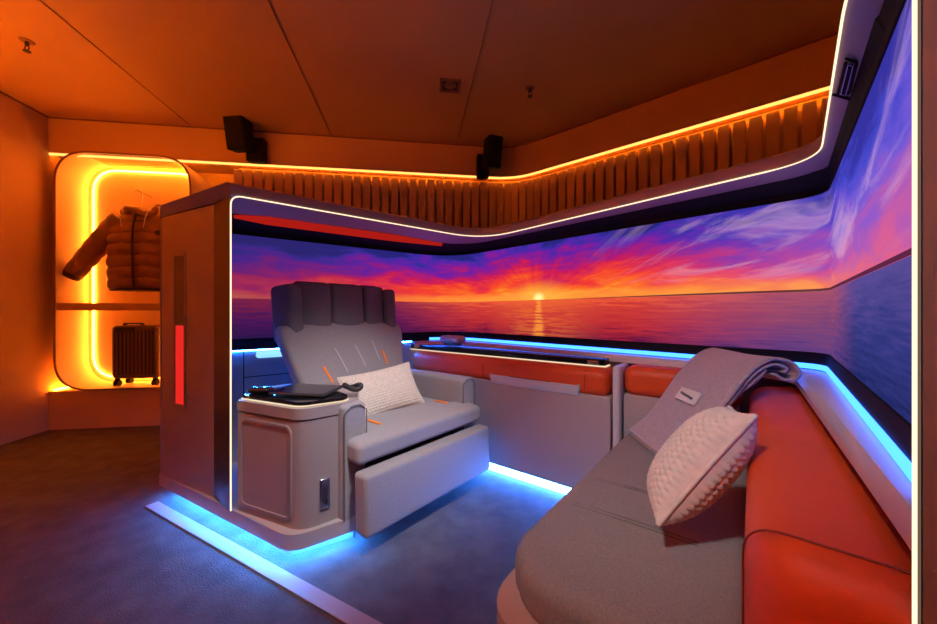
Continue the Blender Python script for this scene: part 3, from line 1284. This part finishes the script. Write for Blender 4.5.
# ------------------------------------------------------------------ armchair
TH = R(51)
su_, sv = V(math.cos(TH), math.sin(TH)), V(math.sin(TH), -math.cos(TH))
c0 = su_ * 1.300 + sv * -1.65
chair = thing('armchair', 'wide grey fabric lounge armchair with raised footrest and dark winged headrest', 'armchair', (c0.x, c0.y, 0), TH)
# local: x = across (left to right), y = back, z = up
bm = bmesh.new()
box(bm, (0.02, .10, .17), (.70, .62, .30), bev=.02)
obj('pedestal', bm, M['charcoal'], chair, True)
# seat cushion, wide T front


def seatwarp(x, y, z):
    f = max(0, 1 - (x / .42) ** 4) * max(0, 1 - (y / .34) ** 4)
    up = max(0, min(1, (z + .05) / .1))
    z2 = z + up * (.014 * f - .012 * max(0, (-y - .2) / .13) ** 2)
    k = 1.0 if y < -.21 else max(.80, 1 - (y + .21) * 4)
    return (x * k, y, z2)


bm = bmesh.new()
soft(bm, .84, .66, .10, .026, seatwarp, 26, Matrix.Translation((-.005, -.03, .41)))
cush = obj('seat_cushion', bm, M['fabric'], chair, 'all')
bm = bmesh.new()
for xs in (-.17, 0.0, .17):
    tube(bm, [(xs, -.27, .464), (xs, -.05, .4735), (xs, .13, .4725)], .002, 6)
obj('stitching', bm, M['thread'], cush)
for (xa, ya) in ((-.23, -.20), (.26, -.18)):
    bm = bmesh.new()
    box(bm, (xa, ya, .4735), (.016, .10, .008), bev=.002, seg=1)
    obj('orange_tab', bm, M['orange_tab'], cush)['label'] = 'orange accent tab'
# footrest panel, leaning
bm = bmesh.new()
fz0, fz1 = .085, .335


def footwarp(x, y, z):
    return (x, y - .01 * (.5 - (z + .125) / .25) - .006 * (1 - (x / .42) ** 2) * (1 - (z / .13) ** 2) * (y < 0), z)


soft(bm, .855, .085, .255, .02, footwarp, 16, Matrix.Translation((0.0, -.372, .210)))
obj('footrest', bm, M['fabric'], chair, 'all')
bm = bmesh.new()
box(bm, (0, -.26, .26), (.60, .14, .05), bev=.01)
obj('footrest_hinge', bm, M['charcoal'], chair, True)
# arms
for s_ in (-1, 1):
    bm = bmesh.new()
    xa = -.385 if s_ < 0 else .395
    soft(bm, .12, .72, .50, .022, lambda x, y, z: (x, y, z - .02 * max(0, (z + .25) / .5) * max(0, y)), 14, Matrix.Translation((xa, .08, .355)))
    arm = obj('armrest', bm, M['fabric'], chair, 'all')
    bm = bmesh.new()
    tube(bm, [(xa - .055, -.283, .12), (xa - .055, -.283, .57), (xa - .02, -.284, .598), (xa + .02, -.284, .598), (xa + .055, -.283, .57), (xa + .055, -.283, .12)], .0025, 6)
    obj('piping', bm, M['thread'], arm)
# backrest


def backwarp(x, y, z):
    zz = (z + .26) / .52
    k = .74 + .28 * max(0, min(1, zz * 1.2))
    lean = .22 * zz
    wing = -.05 * (abs(x) / .40) ** 3 * max(0, zz - .2)
    crown = -.02 * (1 - (x / .41) ** 2) * math.sin(math.pi * max(0, min(1, zz)))
    top = .02 * (1 - (x / .41) ** 2) * max(0, zz)
    return (x * k, y + lean + wing + (crown if y < 0 else 0), z + top)


bm = bmesh.new()
soft(bm, .80, .12, .52, .035, backwarp, 20, Matrix.Translation((-.02, .20, .66)))
back = obj('backrest', bm, M['fabric'], chair, 'all')


def backpt(x, zz, d=.0):
    z = zz * .52 - .26
    p_ = Vector(backwarp(x, -.06 - d, z))
    return V(p_.x - .02, p_.y + .20, p_.z + .66)


for x0_, z0_, x1_, z1_, k_ in ((-.235, .56, -.195, .28, 'orange_tab'), (-.13, .72, -.09, .47, 'grey_tab'), (.01, .74, .05, .50, 'grey_tab'), (.14, .78, .17, .56, 'grey_tab'), (.21, .66, .235, .50, 'orange_tab')):
    bm = bmesh.new()
    n_ = 8
    a1, a2 = [], []
    w = .008 if k_ == 'orange_tab' else .005
    for i in range(n_ + 1):
        t_ = i / n_
        x_ = x0_ + (x1_ - x0_) * t_
        z_ = z0_ + (z1_ - z0_) * t_
        a1.append(tuple(backpt(x_ - w, z_, .004)))
        a2.append(tuple(backpt(x_ + w, z_, .004)))
    r_ = [[a1[i], a2[i], tuple(V(*a2[i]) + V(0, .012, 0)), tuple(V(*a1[i]) + V(0, .012, 0))] for i in range(n_ + 1)]
    loft(bm, r_)
    o = obj(k_, bm, M[k_], back)
    o['label'] = 'orange accent tab' if k_ == 'orange_tab' else 'pale grey accent tab'
# headrest: three padded panels and two wings on a carrier
bm = bmesh.new()
box(bm, (0, .49, 1.02), (.66, .05, .25), bev=.02)
hd = obj('headrest', bm, M['fabric_dark'], chair, True)
for i, (x_, w_, y_, ang_) in enumerate(((-.20, .195, .405, -7), (.012, .225, .40, 0), (.215, .175, .41, 8))):
    bm = bmesh.new()
    soft(bm, w_ + .004, .10, .34, .024, lambda x, y, z: (x, y - .012 * (1 - (x / .1) ** 2) * (y < 0), z + .012 * (y > 0)), 10,
         Matrix.Translation((x_ - .005, y_ + .02, 1.000)) @ Matrix.Rotation(R(ang_), 4, 'Z') @ Matrix.Rotation(R(-6), 4, 'X'))
    obj('headrest_pad', bm, M['fabric_dark'], hd, 'all')
for s_ in (-1, 1):
    bm = bmesh.new()
    soft(bm, .09, .17, .325, .03, None, 10, Matrix.Translation((s_ * .342 - .012, .42, .990)) @ Matrix.Rotation(R(14 * -s_), 4, 'Z') @ Matrix.Rotation(R(-6), 4, 'X'))
    obj('headrest_wing', bm, M['fabric_dark'], hd, 'all')

# ------------------------------------------------------------------ knitted pillows


def pillow(name, w, h, t, loc, mtx, label, cell=.0165):
    root = thing(name, label, 'pillow', loc)
    root.rotation_euler = mtx.to_euler()
    b = bmesh.new()
    nx, ny = int(w / .003), int(h / .003)

    def surf(i, j, s_):
        x, y = -1 + 2 * i / nx, -1 + 2 * j / ny
        ex = (1 - abs(x) ** 2.4) ** .55 * (1 - abs(y) ** 2.4) ** .55
        # pinched sides between pointed corners
        px_ = x * w / 2 * (1 - .07 * (1 - y * y) * abs(x))
        py_ = y * h / 2 * (1 - .08 * (1 - x * x) * abs(y))
        z_ = s_ * (t / 2 * ex + .004)
        gx, gy = px_ / cell, py_ / (cell * .8)
        row = math.floor(gy)
        kn = abs(math.sin(math.pi * (gx + .5 * (row % 2)))) ** .7 * abs(math.sin(math.pi * gy)) ** .7
        return (px_, py_, z_ + s_ * .0075 * (kn - .5) * min(1, ex * 3))
    for s_ in (1, -1):
        g = [[b.verts.new(surf(i, j, s_)) for j in range(ny + 1)] for i in range(nx + 1)]
        for i in range(nx):
            for j in range(ny):
                f_ = (g[i][j], g[i + 1][j], g[i + 1][j + 1], g[i][j + 1])
                b.faces.new(f_ if s_ > 0 else f_[::-1])
    bmesh.ops.remove_doubles(b, verts=b.verts, dist=1e-4)
    obj('cover', b, M['knit'], root, 'all')
    b = bmesh.new()
    ed = []
    for k in range(81):
        q_ = k / 80 * 4
        if q_ < 1:
            x, y = -1 + 2 * q_, -1
        elif q_ < 2:
            x, y = 1, -1 + 2 * (q_ - 1)
        elif q_ < 3:
            x, y = 1 - 2 * (q_ - 2), 1
        else:
            x, y = -1, 1 - 2 * (q_ - 3)
        ed.append((x * w / 2 * (1 - .07 * (1 - y * y)), y * h / 2 * (1 - .08 * (1 - x * x)), 0))
    tube(b, ed, .0055, 6, False)
    obj('edge_seam', b, M['knit'], root, 'all')
    return root


# on the armchair: stands on the cushion, leans on the backrest
def basis(xa, za):
    """matrix whose local x follows xa and whose local z (pillow face) follows za"""
    x = Vector(xa).normalized()
    z = Vector(za)
    z = (z - x * z.dot(x)).normalized()
    y = z.cross(x)
    return Matrix((x, y, z)).transposed()


# facing direction: towards sv, tipped upwards; long side nearly level, rolled a little
pillow('throw_pillow', .43, .26, .13, (-.47, 2.0, .565),
       basis((su_.x * .96 + .12, su_.y * .9 - .1, .10), (sv.x * .8, sv.y * .8 - .1, .55)), 'cream knitted pillow on the grey armchair')

# ------------------------------------------------------------------ media counter along the back
Q0 = V(.122, 2.278)
qd = V(.783, -.622)
qa = math.atan2(qd.y, qd.x)
cn = thing('media_counter', 'low lavender grey counter with orange padded top rail behind the armchair', 'counter', (Q0.x, Q0.y, 0), qa)
# local x along, y back
bm = bmesh.new()
box(bm, (.03, .093, .320), (1.44, .214, .51), bev=.006)
obj('front_panel', bm, M['base'], cn, True)
bm = bmesh.new()
box(bm, (.03, .13, .032), (1.44, .10, .063))
obj('kick_panel', bm, M['kick'], cn)
bm = bmesh.new()
box(bm, (.03, .045, .030), (1.44, .05, .045))
obj('floor_light_strip', bm, emit('led_white_blue', (.04, .20, 1.0), 105.0), cn)


def roll(bm, x0_, x1_, y0_, y1_, z0_, z1_, r_, endr=.02):
    soft(bm, x1_ - x0_, y1_ - y0_, z1_ - z0_, r_, None, 10, Matrix.Translation(((x0_ + x1_) / 2, (y0_ + y1_) / 2, (z0_ + z1_) / 2)))


bm = bmesh.new()
roll(bm, -.69, .735, -.012, .17, .565, .710, .045)
pr = obj('padded_rail', bm, M['leather'], cn, 'all')
for xs in (.62, -.03):
    bm = bmesh.new()
    tube(bm, [(xs, -.0135, .60), (xs, -.0135, .665), (xs, .001, .697), (xs, .033, .7105)], .002, 6)
    obj('rail_seam', bm, M['leather_dark'], pr)
bm = bmesh.new()
box(bm, (.31, -.006, .588), (.56, .026, .055), bev=.006)
fl = obj('folding_table_lid', bm, M['ledge'], cn, True)  # lighter paint stands in for the highlight on the lid
bm = bmesh.new()
box(bm, (.30, -.004, .6150), (.26, .022, .006), bev=.002, seg=1)
obj('slot', bm, M['black'], fl)
for s_ in (.03, .59):
    bm = bmesh.new()
    box(bm, (s_, -.006, .605), (.018, .022, .035), bev=.005)
    obj('hinge', bm, M['base'], fl, True)
# pale divider
bm = bmesh.new()
box(bm, (.775, .09, .40), (.035, .20, .665), bev=.012, seg=3)
obj('divider', bm, M['ledge'], cn, True)
# second rail, sofa end
bm = bmesh.new()
box(bm, (1.03, .12, .33), (.46, .18, .53), bev=.006)
obj('end_panel', bm, M['base'], cn, True)
bm = bmesh.new()
roll(bm, .80, 1.27, .018, .17, .59, .735, .045)
obj('padded_rail', bm, M['leather'], cn, 'all')

# black glossy media bar on the rail
mb = thing('media_bar', 'long glossy black bar lying on the orange rail below the screen, lit along its edge', 'media bar', (Q0.x, Q0.y, .711), qa)
bm = bmesh.new()
prism(bm, [(-.80, .070), (.70, .070), (.70, .150), (-.80, .29)], 0, .006)
obj('light_edge', bm, M['led_edge'], mb)
bm = bmesh.new()
prism(bm, rounded([(-.795, .075), (.695, .075), (.695, .155), (-.795, .30)], .01, 4), .006, .040, bev=.006)
obj('glass_top', bm, M['bar_gloss'], mb, True)
bm = bmesh.new()
box(bm, (.635, .072, .021), (.06, .01, .019), bev=.003)
box(bm, (.66, .070, .021), (.006, .01, .02))
obj('end_socket', bm, M['steel'], mb, True)
# grey pod on the ledge
pd = thing('ledge_pod', 'small grey rounded block on the blue lit ledge below the screen', 'pod', (-.115, 2.655, .757), qa)
bm = bmesh.new()
soft(bm, .19, .10, .055, .025, None, 6, Matrix.Translation((0, 0, .0275 + .016)))
obj('block', bm, M['base'], pd, 'all')
bm = bmesh.new()
box(bm, (0, 0, .008), (.12, .06, .016))
obj('foot', bm, M['charcoal'], pd)

# ------------------------------------------------------------------ sofa
TS = R(52)
w_, n_ = V(math.cos(TS), math.sin(TS)), V(math.sin(TS), -math.cos(TS))
sofa = thing('sofa', 'built-in grey bench sofa with a thick orange leather bolster along the right wall', 'sofa', (0, 0, 0), TS)
# local x = a (along), y = -b (b towards wall), so y = -b


def sl(a_, b_, z_):
    return (a_, -b_, z_)


bm = bmesh.new()
outl = [(.60, .01), (.60, .485), (1.83, .485), (1.83, .01)]
lowr = rounded([(.64, -.165), (.64, .455), (1.83, .455), (1.83, -.165)], [.02, .11, .01, .01], 8)
midr = rounded([(.632, -.168), (.632, .475), (1.83, .475), (1.83, -.168)], [.02, .14, .01, .01], 8)
rings = [[(x, y, .0) for x, y in rounded([(.70, -.16), (.70, .40), (1.83, .40), (1.83, -.16)], [.02, .11, .01, .01], 8)],
         [(x, y, .12) for x, y in lowr], [(x, y, .27) for x, y in midr], [(x, y, .352) for x, y in midr]]
loft(bm, rings)
obj('base_shell', bm, mat('sofa_shell', (.52, .36, .30), .4), sofa, True)


def sofawarp(x, y, z):
    f = max(0, 1 - (x / .62) ** 6) * max(0, 1 - (y / .25) ** 4)
    # rounded near-front corner
    cx, cy, rr_ = -.585 + .15, .2275 - .15, .15
    if x < cx and y > cy:
        dx_, dy_ = x - cx, y - cy
        d_ = max(abs(dx_), abs(dy_))
        l_ = math.hypot(dx_, dy_)
        if l_ > 1e-6:
            x, y = cx + dx_ / l_ * d_, cy + dy_ / l_ * d_
    return (x, y, z + (.012 * f if z > 0 else 0))


bm = bmesh.new()
soft(bm, 1.17, .455, .10, .035, sofawarp, 30, Matrix.Translation((1.25, .232, .40)))
sc_ = obj('seat_cushion', bm, M['sofa_fabric'], sofa, 'all')
bm = bmesh.new()
for a_ in (.985, 1.0, 1.175, 1.187):
    y0_, y1_ = (.10, .40) if a_ < 1.1 else (.16, .40)
    tube(bm, [(a_, y0_, .4605), (a_, (y0_ + y1_) / 2, .4625), (a_, y1_, .458)], .0022, 6)
obj('seat_stitching', bm, M['thread'], sc_)


def bolwarp(x, y, z):
    return (x + .32 * y * max(0, -x / .675), y, z + (.10 * (-y) if z > 0 else 0))


bm = bmesh.new()
soft(bm, 1.36, .185, .34, .055, bolwarp, 18, Matrix.Translation((1.265, -.082, .535)))
bo = obj('bolster', bm, M['leather'], sofa, 'all')
bm = bmesh.new()
rs_ = rounded([(.0115, .42), (.0115, .6965), (-.174, .7155), (-.174, .42)], .048, 8)
tube(bm, [(.635 + .30 * (y_ + .082), y_, z_) for y_, z_ in rs_], .0015, 6)
obj('bolster_piping', bm, M['leather_dark'], bo)

# knitted pillow on the sofa
pillow('throw_pillow', .315, .20, .13, (.547, .872, .642),
       basis((.22, -.044, .30), (-.80, .42, .50)), 'cream knitted pillow leaning on the orange bolster of the sofa')

# ------------------------------------------------------------------ blanket folded over the bolster end
bl = thing('folded_blanket', 'dusty mauve folded throw blanket draped from sofa seat over the corner', 'blanket', (0, 0, 0))


def catmull(P, n):
    out_ = []
    P = [P[0] * 2 - P[1]] + P + [P[-1] * 2 - P[-2]]
    for i in range(1, len(P) - 2):
        for k in range(n):
            t_ = k / n
            a_, b_, c_, d_ = P[i - 1], P[i], P[i + 1], P[i + 2]
            out_.append(.5 * ((2 * b_) + (c_ - a_) * t_ + (2 * a_ - 5 * b_ + 4 * c_ - d_) * t_ * t_ + (3 * b_ - a_ - 3 * c_ + d_) * t_ ** 3))
    out_.append(P[-2])
    return out_


def layer(prof, thick, y0_, y1_, name, wob=0.0, far_shift=0.0):
    """a cloth layer: profile in x,z swept along -y"""
    P_ = catmull([V(*p_) for p_ in prof], 8)
    off = offset(P_, thick / 2)
    off2 = offset(P_, -thick / 2)
    sec = off + off2[::-1]
    b = bmesh.new()
    rings_ = []
    n__ = 20
    for k in range(n__ + 1):
        t_ = k / n__
        y_ = y0_ + (y1_ - y0_) * t_
        e_ = .0
        rings_.append([(p_.x + wob * math.sin(t_ * 7 + p_.x * 9) * .4 + far_shift * t_, y_ + .006 * math.sin(p_.x * 30), p_.y + wob * math.sin(t_ * 5 + p_.x * 14)) for p_ in sec])
    loft(b, rings_)
    return obj(name, b, M['blanket'], bl, 'all')


prof1 = [(.695, .483), (.76, .545), (.84, .640), (.92, .745), (.985, .815), (1.05, .838), (1.11, .825), (1.135, .79), (1.115, .765), (1.075, .768), (1.045, .785)]
prof2 = [(.697, .474), (.765, .534), (.85, .632), (.93, .733), (.99, .797), (1.05, .818), (1.095, .805), (1.085, .79)]
prof3 = [(.70, .465), (.77, .523), (.855, .622), (.935, .720), (.985, .762), (1.02, .80)]
layer(prof1, .009, 1.24, 1.575, 'top_fold', .003)
layer(prof2, .008, 1.245, 1.57, 'middle_fold', .003)
layer(prof3, .008, 1.25, 1.565, 'bottom_fold', .003)
# tucked return under the curl
# sewn label
bm = bmesh.new()
pa, pb = V(.835, .640), V(.895, .722)


def onb(t_, y_, d_):
    p_ = pa + (pb - pa) * t_
    n__ = V(-(pb - pa).y, (pb - pa).x).normalized()
    q_ = p_ + n__ * d_
    return V(q_.x, y_, q_.y)


lb = []
loft(bm, [[onb(t_, y_, d_) for t_, y_ in ((.1, 1.35), (.1, 1.47), (.62, 1.47), (.62, 1.35))] for d_ in (.006, .0125)])
lbo = obj('sewn_label', bm, M['label'], bl)
lbo['label'] = 'small white sewn label with dark script'
bm = bmesh.new()
pts = []
for k in range(60):
    t_ = k / 59
    pts.append(onb(.40 + .06 * math.sin(k * 1.3) - .1 * t_, 1.455 - .085 * t_, .0135))
tube(bm, pts, .0011, 4)
obj('label_writing', bm, M['ink'], lbo)
